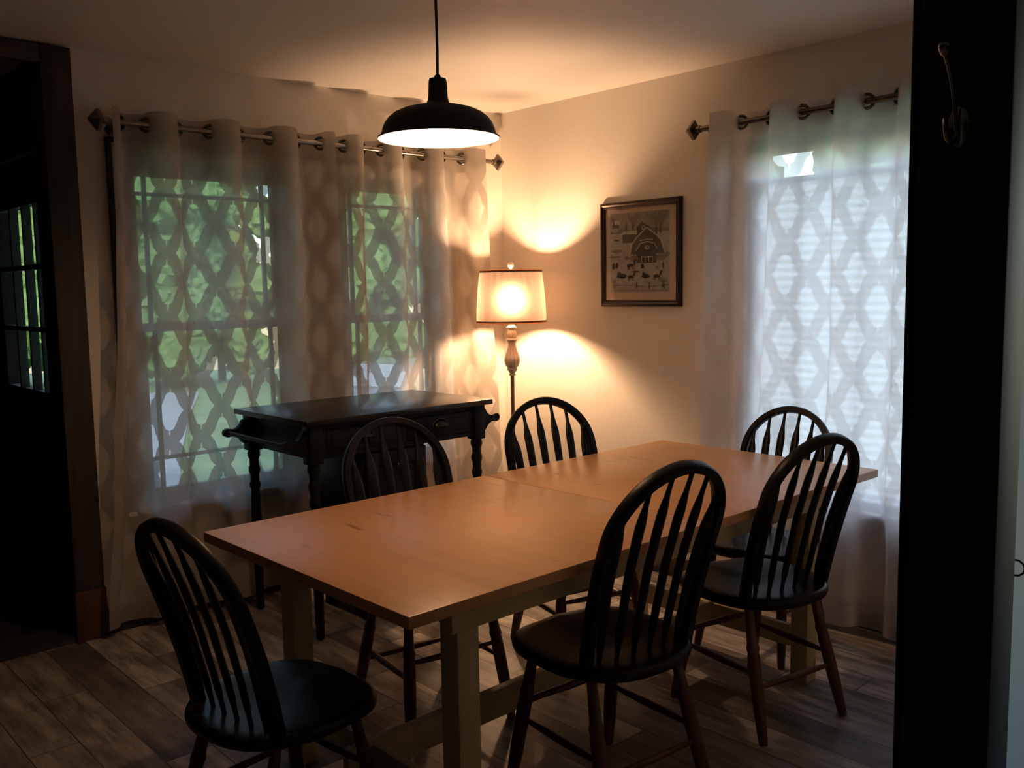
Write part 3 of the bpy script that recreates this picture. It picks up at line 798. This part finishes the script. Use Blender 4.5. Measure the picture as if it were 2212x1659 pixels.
# ---------------------------------------------------------------- floor lamp
WARM = (1.0, .585, .32)
lp = tag(empty('floor_lamp', (-.293, -.385, 0)), 'lit floor lamp with ivory drum shade and fluted cream stem in the corner', 'lamp')
lathe('base', [(.0, 0), (.140, 0), (.142, .006), (.134, .016), (.10, .024), (.075, .034), (.05, .05), (.03, .07), (.018, .085), (.012, .09)], M['lamp_bronze'], lp, seg=40)
lathe('pole', [(.0105, .085), (.0105, .50), (.014, .505), (.014, .52), (.0105, .525), (.0105, .985)], M['lamp_bronze'], lp, seg=20)
fl = lambda z: (12, .13 if 1.03 < z < 1.17 else 0)
lathe('stem', [(.011, .980), (.018, .982), (.018, .988), (.014, .992), (.017, .998), (.022, 1.006), (.029, 1.014), (.026, 1.018), (.026, 1.024), (.034, 1.032), (.040, 1.046), (.0425, 1.062), (.041, 1.078), (.035, 1.098), (.027, 1.118), (.0215, 1.136), (.020, 1.152), (.023, 1.165), (.031, 1.172), (.031, 1.177), (.024, 1.182)], M['lamp_cream'], lp, seg=48, flute=fl)
lathe('stem_collar', [(.022, 1.182), (.026, 1.186), (.029, 1.196), (.028, 1.208), (.023, 1.216), (.019, 1.222), (.021, 1.230), (.029, 1.236), (.029, 1.240), (.018, 1.248), (.015, 1.256), (.014, 1.285), (.011, 1.29)], M['lamp_cream'], lp, seg=48, flute=lambda z: (14, .16 if 1.185 < z < 1.213 else 0))
def shade_ring(prof, name, mat, par, thick):
    bm = bmesh.new(); add_lathe(bm, prof, seg=64, caps=False)
    bmesh.ops.solidify(bm, geom=bm.faces[:], thickness=thick)
    return build(name, bm, mat, par, smooth=50)
sp = [(.186, 1.268), (.1855, 1.30), (.183, 1.36), (.179, 1.42), (.174, 1.47), (.168, 1.515), (.164, 1.538)]
shd = []
bm = bmesh.new(); add_lathe(bm, sp, seg=72, caps=False)
sh = build('lamp_shade', bm, M['lampshade'], lp, smooth=50)
shade_ring([(.1872, 1.262), (.1872, 1.276)], 'shade_trim', M['lamp_trim'], sh, .003)
shade_ring([(.1662, 1.530), (.1654, 1.543)], 'shade_trim', M['lamp_trim'], sh, .003)
# harp, spider and finial
harp = [(.030*0+.055*math.sin(PI*i/20)*(1 if True else 1), 0, 1.285 + .262*(i/20)) for i in range(0)]
hp = [(-.012, 0, 1.288), (-.045, 0, 1.32), (-.058, 0, 1.39), (-.052, 0, 1.47), (-.028, 0, 1.53), (0, 0, 1.545), (.028, 0, 1.53), (.052, 0, 1.47), (.058, 0, 1.39), (.045, 0, 1.32), (.012, 0, 1.288)]
bm = bmesh.new(); add_tube(bm, hp, .0022, 8, up=Vector((0, 1, 0)))
for k in range(3):
    an = 2*PI*k/3+.4; add_tube(bm, [(0, 0, 1.547), (.165*math.cos(an), .165*math.sin(an), 1.538)], .002, 6)
build('harp', bm, M['steel'], lp, smooth=50)
lathe('finial', [(.005, 1.545), (.007, 1.552), (.0095, 1.555), (.0155, 1.562), (.0170, 1.570), (.0150, 1.578), (.011, 1.583), (0, 1.585)], M['finial_glass'], lp, seg=20)
LB = 1.392
lathe('bulb', [(.0, LB-.062), (.013, LB-.062), (.013, LB-.045), (.018, LB-.030), (.027, LB-.012), (.030, LB+.004), (.027, LB+.018), (.016, LB+.029), (0, LB+.033)], emis('lamp_bulb_glow', WARM, 1700), lp, seg=20)
lathe('socket', [(.010, 1.288), (.018, 1.290), (.018, LB-.063), (.013, LB-.062)], M['dark_steel'], lp, seg=20)

# ---------------------------------------------------------------- pendant
PX, PY, PZ = -1.904, -1.841, 1.885
pd = tag(empty('pendant_lamp', (PX, PY, PZ)), 'black barn-style pendant lamp with white inside hanging over the table', 'lamp')
outer = [(.1790, .000), (.1795, .003), (.1760, .005), (.1690, .007), (.1672, .014), (.1640, .028), (.1570, .044), (.1470, .058), (.1300, .0715), (.108, .0815), (.082, .0885), (.056, .0935), (.041, .097), (.034, .102), (.0305, .110), (.0285, .120), (.0275, .140), (.0265, .162), (.0245, .170), (.019, .1725), (.006, .1735)]
bm = bmesh.new(); add_lathe(bm, outer, seg=72, caps=False); build('shade', bm, M['black_metal'], pd, smooth=40)
bm = bmesh.new()
inner = [(.1775, -.0005), (.1660, .0055), (.1640, .013), (.1610, .027), (.1540, .042), (.1440, .056), (.127, .069), (.105, .079), (.080, .086), (.05, .091), (.0, .092)]
add_lathe(bm, inner, seg=72, caps=False); build('shade_lining', bm, M['white_enamel'], pd, smooth=50)
lathe('bulb', [(.0, .006), (.012, .008), (.022, .014), (.0275, .023), (.029, .032), (.026, .043), (.018, .058), (.013, .070), (.013, .092)], emis('pendant_bulb_glow', WARM, 490), pd, seg=24)
tube('cord', [(0, 0, .172), (.0015, .0, .24), (.001, .0, .34), (-.001, 0, .46), (0, 0, H-PZ-.02)], .0042, M['cord'], pd, 10)
lathe('canopy', [(.0, H-PZ-.03), (.02, H-PZ-.028), (.055, H-PZ-.012), (.060, H-PZ), (0, H-PZ)], M['black_metal'], pd, seg=32)
lathe('cord_grip', [(.006, .172), (.009, .173), (.009, .180), (.005, .183)], M['black_metal'], pd, seg=16)

# ---------------------------------------------------------------- framed print
PYC, PZC, PW, PH = -1.033, 1.608, .512, .524
pic = tag(empty('picture_frame', (0, PYC, PZC)), 'mahogany framed winter farm print with cream mat on the right wall', 'picture')
# frame: moulded profile swept round; u runs left-to-right as seen (towards -y), v up, depth d from wall
def PF(u, v, d): return (-d, -u, v)
prof = [(0, 0), (0, .016), (.004, .022), (.012, .023), (.020, .017), (.026, .019), (.031, .014), (.031, 0)]
bm = bmesh.new(); cs = [(-1, -1), (1, -1), (1, 1), (-1, 1)]
loops = [[bm.verts.new(PF(sx*(PW/2-i), sy*(PH/2-i), d)) for i, d in prof] for sx, sy in cs]
for k in range(4):
    A, B = loops[k], loops[(k+1) % 4]
    for j in range(len(prof)-1): bm.faces.new((A[j], A[j+1], B[j+1], B[j]))
build('frame', bm, M['frame_wood'], pic, smooth=25)
mw, mh = PW/2-.030, PH/2-.030
bm = bmesh.new(); add_box(bm, PF(-mw, -mh, .004), PF(mw, mh, .008)); build('mat', bm, M['mat_board'], pic)
bm = bmesh.new(); add_box(bm, PF(-mw, -mh, .0128), PF(mw, mh, .0140)); build('glazing', bm, mat_glass('picture_glass', .05), pic)
# the print: a flat sheet with a snowy farm drawn on it
pw, ph = .3770/2, .3960/2; pcu, pcv = -.008, .008
tones = {'sky': (.30, .27, .22), 'snow': (.38, .35, .31), 'snow2': (.31, .285, .25), 'barn': (.115, .095, .070), 'barn2': (.085, .072, .055), 'dark': (.055, .045, .035), 'light': (.47, .44, .39), 'mid': (.19, .165, .13)}
tn = list(tones); tm = [pbr('print_ink_'+k, tones[k], .9, spec=.1, noise=(55, .16, (1, 1, 1))) for k in tn]
bm = bmesh.new(); lay = [0]
def poly(pts, tone):
    lay[0] += 1; d = .0084 + lay[0]*.00001
    vs = [bm.verts.new(PF(pcu + (x-.5)*2*pw, pcv + (y-.5)*2*ph, d)) for x, y in pts]
    f = bm.faces.new(vs); f.material_index = tn.index(tone)
def rect(x0, y0, x1, y1, tone): poly([(x0, y0), (x1, y0), (x1, y1), (x0, y1)], tone)
def stroke(pts, w, tone):
    for (x0, y0), (x1, y1) in zip(pts, pts[1:]):
        l = math.hypot(x1-x0, y1-y0) or 1; nx, ny = -(y1-y0)/l*w, (x1-x0)/l*w
        poly([(x0+nx, y0+ny), (x1+nx, y1+ny), (x1-nx, y1-ny), (x0-nx, y0-ny)], tone)
def blob(cx, cy, rx, ry, tone, n=10, j=.25):
    r = random.Random(int(cx*997+cy*463)); poly([(cx+rx*(1-j*r.random())*math.cos(2*PI*i/n), cy+ry*(1-j*r.random())*math.sin(2*PI*i/n)) for i in range(n)], tone)
rect(0, 0, 1, 1, 'snow'); rect(0, .74, 1, 1, 'sky')
poly([(0, .77), (.2, .80), (.4, .775), (.7, .80), (1, .775), (1, .74), (0, .74)], 'mid')
rect(.04, .81, .16, .87, 'barn'); poly([(.02, .865), (.05, .91), (.15, .915), (.19, .86)], 'light'); blob(.09, .79, .04, .03, 'light')
blob(.09, .79, .025, .02, 'mid')
def tree(x, y, h, seed):
    r = random.Random(seed)
    stroke([(x, y), (x+.005, y+h*.35)], .014, 'barn')
    for k in range(9):
        a = PI/2 + (k-4)*.2 + r.uniform(-.06, .06); l = h*r.uniform(.45, .72)
        p1 = (x+.005+l*.5*math.cos(a), y+h*.33+l*.5*math.sin(a)); p2 = (p1[0]+l*.5*math.cos(a+r.uniform(-.25, .25)), p1[1]+l*.5*math.sin(a))
        p2 = (p2[0], min(.995, p2[1]))
        stroke([(x+.005, y+h*.30), p1, p2], .0045, 'mid')
        stroke([p1, (p1[0]+l*.22*math.cos(a+.6), min(.995, p1[1]+l*.22*math.sin(a+.6)))], .003, 'mid')
tree(.40, .76, .26, 1); tree(.79, .70, .32, 2); tree(.86, .72, .30, 3); tree(.06, .86, .10, 4)
rect(.27, .75, .30, .86, 'barn')
rect(.22, .62, .48, .73, 'barn'); poly([(.19, .73), (.23, .765), (.50, .775), (.50, .72)], 'light')
rect(.47, .70, .60, .80, 'barn2'); poly([(.45, .80), (.55, .875), (.70, .80), (.66, .78)], 'barn'); blob(.58, .80, .03, .03, 'light', j=.1); blob(.58, .80, .018, .02, 'dark', j=.1)
bp = [(.345, .47), (.385, .60), (.47, .685), (.63, .80), (.80, .70), (.87, .64), (.94, .47)]
poly(bp, 'barn'); stroke(bp, .0085, 'light')
poly([(.46, .36), (.46, .52), (.52, .60), (.64, .63), (.76, .60), (.80, .52), (.80, .36)], 'barn2'); stroke([(.46, .52), (.52, .60), (.64, .625), (.76, .60), (.81, .53)], .007, 'light')
stroke([(.52, .635), (.62, .655), (.74, .645)], .005, 'light'); blob(.64, .555, .05, .032, 'light'); blob(.64, .555, .030, .018, 'mid')
rect(.54, .37, .74, .43, 'dark'); stroke([(.54, .435), (.74, .435)], .007, 'light')
for x in (.55, .61, .67, .73): stroke([(x, .37), (x, .435)], .006, 'light')
for x, y, rx, ry in ((.42, .42, .09, .045), (.30, .43, .05, .03), (.88, .43, .10, .05), (.97, .46, .05, .03), (.12, .52, .12, .022), (.08, .45, .14, .015)): blob(x, y, rx, ry, 'mid', 12)
blob(.12, .66, .055, .014, 'dark'); blob(.06, .33, .03, .05, 'dark'); blob(.12, .335, .025, .045, 'dark'); blob(.905, .33, .016, .048, 'dark'); blob(.81, .30, .03, .02, 'mid')
def horse(x, y, s):
    blob(x, y, .055*s, .020*s, 'dark', 12); blob(x+.055*s, y+.028*s, .018*s, .030*s, 'dark'); blob(x+.070*s, y+.05*s, .02*s, .010*s, 'dark')
    for q in (-.04, -.025, .025, .045): stroke([(x+q*s, y-.01), (x+(q+.01)*s, y-.045*s)], .005, 'dark')
horse(.36, .335, 1.3); blob(.56, .32, .03, .035, 'dark'); horse(.36, .19, 1.1); blob(.20, .205, .10, .038, 'dark'); blob(.16, .235, .04, .03, 'dark'); horse(.80, .195, 1.2); blob(.62, .195, .08, .030, 'dark'); blob(.585, .225, .03, .03, 'dark')
stroke([(.38, .255), (.45, .262), (.52, .252)], .006, 'dark')
for i in range(16):
    x = i/15; stroke([(x, .075+.012*math.sin(7*x)), (min(1, x+.066), .08+.012*math.sin(7*x+.5))], .007, 'mid' if i % 3 else 'snow2')
for x in (.06, .46, .68, .92): stroke([(x, .04), (x+.004, .12)], .007, 'dark')
tree(.06, .06, .12, 7); tree(.90, .05, .13, 8); rect(0, 0, 1, .03, 'snow2')
build('print', bm, tm, pic)

# ---------------------------------------------------------------- coat hook on the dark jamb, cup hook on the near wall
hk = tag(empty('coat_hook', (-2.163, -3.424, 1.675)), 'dark nickel double coat hook screwed to the near-black door jamb', 'hook')
bm = bmesh.new(); rr = []
for d, k in ((0, 1), (-.004, 1), (-.006, .85), (-.0065, 0.001)):
    rr.append([bm.verts.new((d, .0165*k*math.cos(2*PI*i/28), .030*k*math.sin(2*PI*i/28))) for i in range(28)])
for A, B in zip(rr, rr[1:]):
    for i in range(28): bm.faces.new((A[i], A[(i+1) % 28], B[(i+1) % 28], B[i]))
build('backplate', bm, M['hook_metal'], hk, smooth=40)
tube('upper_arm', [(-.006, 0, -.012), (-.012, 0, .004), (-.018, 0, .03), (-.030, 0, .060), (-.046, 0, .085), (-.058, .001, .100)], [.0032, .0034, .0034, .0034, .0032, .003], M['hook_metal'], hk, 12)
bm = bmesh.new(); add_tube(bm, [(-.056, .0, .098), (-.060, .0, .104), (-.063, .0, .110), (-.065, 0, .114)], [.006, .0078, .0078, .005], 18); build('knob', bm, M['steel'], hk, smooth=50)
tube('lower_arm', [(-.006, 0, -.008), (-.016, 0, -.022), (-.030, 0, -.028), (-.043, 0, -.020), (-.049, 0, -.004), (-.049, 0, .008)], [.0034, .0036, .0038, .0038, .0036, .0036], M['hook_metal'], hk, 12)
ch = tag(empty('cup_hook', (-2.068, -3.481, .985)), 'small black wire hook on the grey wall at the photo\'s right edge', 'hook')
bm = bmesh.new()
pts = [(0, 0, -.004), (-.002, -.010, -.005)] + [(-.004-.003*math.sin(q), -.022-.0115*math.cos(q), .006-.0125*math.sin(q)) for q in [(-.95 + 4.7*i/18) + .95 for i in range(19)]]
add_tube(bm, [(0, 0, -.006), (0, -.012, -.006), (-.001, -.020, -.005), (-.002, -.027, .001), (-.003, -.029, .008), (-.003, -.027, .015), (-.003, -.020, .020), (-.003, -.013, .020)], .0017, 10)
build('wire', bm, M['black_metal'], ch, smooth=60)

# ---------------------------------------------------------------- outdoors
def ground(x, y): return -.5 - .055*max(-4, x) - .04*y
bm = bmesh.new(); N = 30; g = [[bm.verts.new((-30+90*i/N, -22+90*j/N, ground(-30+90*i/N, -22+90*j/N))) for j in range(N+1)] for i in range(N+1)]
for i in range(N):
    for j in range(N): bm.faces.new((g[i][j], g[i+1][j], g[i+1][j+1], g[i][j+1]))
build('ground_lawn', bm, M['lawn'], None, kind='structure')
bm = bmesh.new(); prev = None
LE = [(-4.2, 6.5), (-2.4, 10), (1.4, 19.4), (4.8, 27), (6, 31)]; RE = [(.4, 5.8), (1.6, 8.7), (5.5, 17.5), (9.2, 25.5), (11, 29.5)]
for (x0, y0), (x1, y1) in zip(LE, RE):
    cur = [bm.verts.new((x0+(x1-x0)*k/6, y0+(y1-y0)*k/6, ground(x0+(x1-x0)*k/6, y0+(y1-y0)*k/6)+.04)) for k in range(7)]
    if prev:
        for k in range(6): bm.faces.new((prev[k], cur[k], cur[k+1], prev[k+1]))
    prev = cur
build('ground_driveway', bm, M['asphalt'], None, kind='structure')
struct('exterior_soffit', (-2.2, .16, 2.36), (.9, 1.05, 2.44), M['soffit'])
struct('exterior_foundation', (-4.9, -6.5, -1.2), (.12, .12, -.12), M['soffit'])

def tree_obj(x, y, h, w, mat, n, seed, label, group, base=.2):
    r = random.Random(seed); z0 = ground(x, y)
    root = tag(empty('leafy_tree', (x, y, z0)), label, 'tree', group)
    bm = bmesh.new()
    cl = []
    for _ in range(34):
        q = r.uniform(.13, .22)*w; cl.append((r.uniform(-1, 1)*(w*.49-q), r.uniform(-1, 1)*(w*.42-q), q*.8 + (h-1.6*q)*max(base, r.random()**.9), q))
    for i in range(n):
        c = cl[i % len(cl)]; v = Vector((r.gauss(0, 1), r.gauss(0, 1), r.gauss(0, 1))).normalized()*(c[3]-.1)*(r.random()**.4)
        p = Vector(c[:3]) + v; s = r.uniform(.12, .26)
        a = Vector((r.gauss(0, 1), r.gauss(0, 1), r.gauss(0, 1))).normalized(); b = a.orthogonal().normalized(); b = b*math.cos(r.random()*6)+a.cross(b)*math.sin(r.random()*6); q = a.cross(b)
        bm.faces.new([bm.verts.new(p + b*(s*k1) + q*(s*.6*k2)) for k1, k2 in ((-1, 0), (0, -1), (1, 0), (0, 1))])
    for c in cl:
        mt = Matrix.Translation(Vector(c[:3])) @ Matrix.Diagonal((c[3]*.86, c[3]*.86, c[3]*.80, 1)) @ Matrix.Rotation(r.random()*6, 4, 'Z')
        q = bmesh.ops.create_icosphere(bm, subdivisions=3, radius=1., matrix=mt)
        ph = r.random()*9
        for v in q['verts']:
            d = v.co - Vector(c[:3]); k = .13*math.sin(9*d.x/c[3]+ph)*math.sin(8*d.y/c[3]+ph*2)+.10*math.sin(15*d.z/c[3]+7*d.x/c[3]+ph); v.co = Vector(c[:3]) + d*(1+k)
    build('crown', bm, mat, root)
    bm = bmesh.new(); add_tube(bm, [(0, 0, -.2), (.05, .03, h*.3), (-.05, .0, h*.6), (0, 0, h*.85)], [.22, .18, .12, .03], 9)
    build('trunk', bm, M['bark'], root, smooth=60)
    return root
G1 = 'trees beyond the lawn'; L1 = 'leafy green tree beyond the lawn, seen through the cream sheer curtains'
spots = [(-2, 37, 9, 7.5), (5.5, 36.5, 10, 7.5), (13, 35.5, 9.5, 7.5), (20.5, 33.5, 10, 7.5), (27.5, 30, 10, 7.5), (33.5, 25, 10, 7.5), (38, 18.5, 10, 7.5), (2, 44.5, 13, 7.8), (10, 44, 13, 7.8), (18, 42.5, 13, 7.8), (26, 39, 13, 7.8), (33.5, 34.5, 13, 7.8), (40, 28, 13, 7.8)]
for i, (x, y, h, w) in enumerate(spots):
    tree_obj(x, y, h, w, M[('leaf_a', 'leaf_b', 'leaf_c', 'leaf_a')[i % 4]], 1500, 20+i, L1, G1, .02)
G2 = 'trees outside the side window'; L2 = 'leafy tree outside the side window, seen above its white shade'
for i, (x, y, h, w) in enumerate([(15, -1.0, 7, 5), (16, 4.5, 7.5, 5), (17, 10, 7.5, 5), (22, 1.5, 8, 6), (24, 9, 8.5, 6), (23, 16, 8.5, 6)]):
    tree_obj(x, y, h, w, M[('leaf_b', 'leaf_a', 'leaf_c')[i % 3]], 1200, 60+i, L2, G2, .15)

# parked car down the slope
car = tag(empty('parked_car', (8.3, 12.9, ground(8.3, 12.9)), rz=math.radians(28)), 'small grey parked car with windscreen painted pale for glare, low behind the lamp-lit curtain', 'car')
bm = bmesh.new()
prof = [(-2.1, .25), (-2.15, .55), (-2.05, .72), (-1.15, .86), (-.45, 1.32), (.75, 1.36), (1.55, .95), (2.1, .85), (2.15, .3)]
add_prism(bm, prof, -.82, .82, lambda u, v, w: (u, w*(1-.12*max(0, v-.8)/.55), v)); build('body', bm, M['car_paint'], car, smooth=25)
bm = bmesh.new()
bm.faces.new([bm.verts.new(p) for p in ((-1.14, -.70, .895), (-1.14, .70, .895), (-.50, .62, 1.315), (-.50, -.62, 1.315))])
bmesh.ops.solidify(bm, geom=bm.faces[:], thickness=.012); build('windscreen', bm, M['glare_screen'], car)
for s in (-1, 1):
    bm = bmesh.new(); add_prism(bm, [(-.95, .90), (-.42, 1.26), (.68, 1.29), (1.3, .95)], .79*s, .815*s, lambda u, v, w: (u, w*(1-.10*max(0, v-.8)/.55), v)); build('side_window', bm, M['car_glass'], car)
    for x in (-1.35, 1.35):
        bm = bmesh.new(); add_lathe(bm, [(.0, -.09), (.30, -.09), (.32, -.05), (.32, .05), (.30, .09), (0, .09)], seg=24)
        bmesh.ops.rotate(bm, verts=bm.verts, cent=(0, 0, 0), matrix=Matrix.Rotation(PI/2, 3, 'X')); bmesh.ops.translate(bm, verts=bm.verts, vec=(x, .78*s, .32)); build('wheel', bm, M['tire'], car, smooth=40)
    box('mirror', (-.88, .80*s-.06, .90), (-.78, .80*s+.10, 1.02), M['car_paint'], car, .02)

# ---------------------------------------------------------------- daylight
w = bpy.data.worlds.new('World'); SC.world = w; w.use_nodes = True; nt = w.node_tree
bg = nt.nodes['Background']; sk = nt.nodes.new('ShaderNodeTexSky'); sk.sky_type = 'NISHITA'; sk.sun_disc = False
sk.sun_elevation = math.radians(38); sk.sun_rotation = math.radians(90); sk.air_density = 1.0; sk.dust_density = .6; sk.ozone_density = 1.0
nt.links.new(sk.outputs[0], bg.inputs['Color']); bg.inputs['Strength'].default_value = .62

sl = bpy.data.lights.new('evening_sun', 'SUN'); sl.energy = 5.0; sl.angle = math.radians(8); sl.color = (1, .93, .80)
so = bpy.data.objects.new('evening_sun', sl); COL.objects.link(so)
so.rotation_euler = Vector((.42, .78, -.42)).to_track_quat('-Z', 'Y').to_euler()

# ---------------------------------------------------------------- camera
cam = bpy.data.cameras.new('camera'); co = bpy.data.objects.new('camera', cam); COL.objects.link(co)
cam.sensor_width = 36; cam.lens = 36*1984.15/2212; cam.clip_start = .05; cam.clip_end = 300
r = Vector((.7360925, -.6766722, -.0168094)); u_ = Vector((.08250216, .06504307, .99446608)); f_ = Vector((.67183422, .73340584, -.10370464))
co.matrix_world = Matrix(((r.x, u_.x, -f_.x, -3.61309), (r.y, u_.y, -f_.y, -4.00523), (r.z, u_.z, -f_.z, 1.44665), (0, 0, 0, 1)))
SC.camera = co
SC.view_settings.view_transform = 'Standard'; SC.view_settings.look = 'None'; SC.view_settings.gamma = 1; SC.view_settings.exposure = 0
SC.view_settings.use_curve_mapping = False
SC.cycles.max_bounces = 10; SC.cycles.transparent_max_bounces = 24; SC.cycles.diffuse_bounces = 5; SC.cycles.transmission_bounces = 8
SC.cycles.sample_clamp_indirect = 4.0
SC.cycles.use_denoising = True
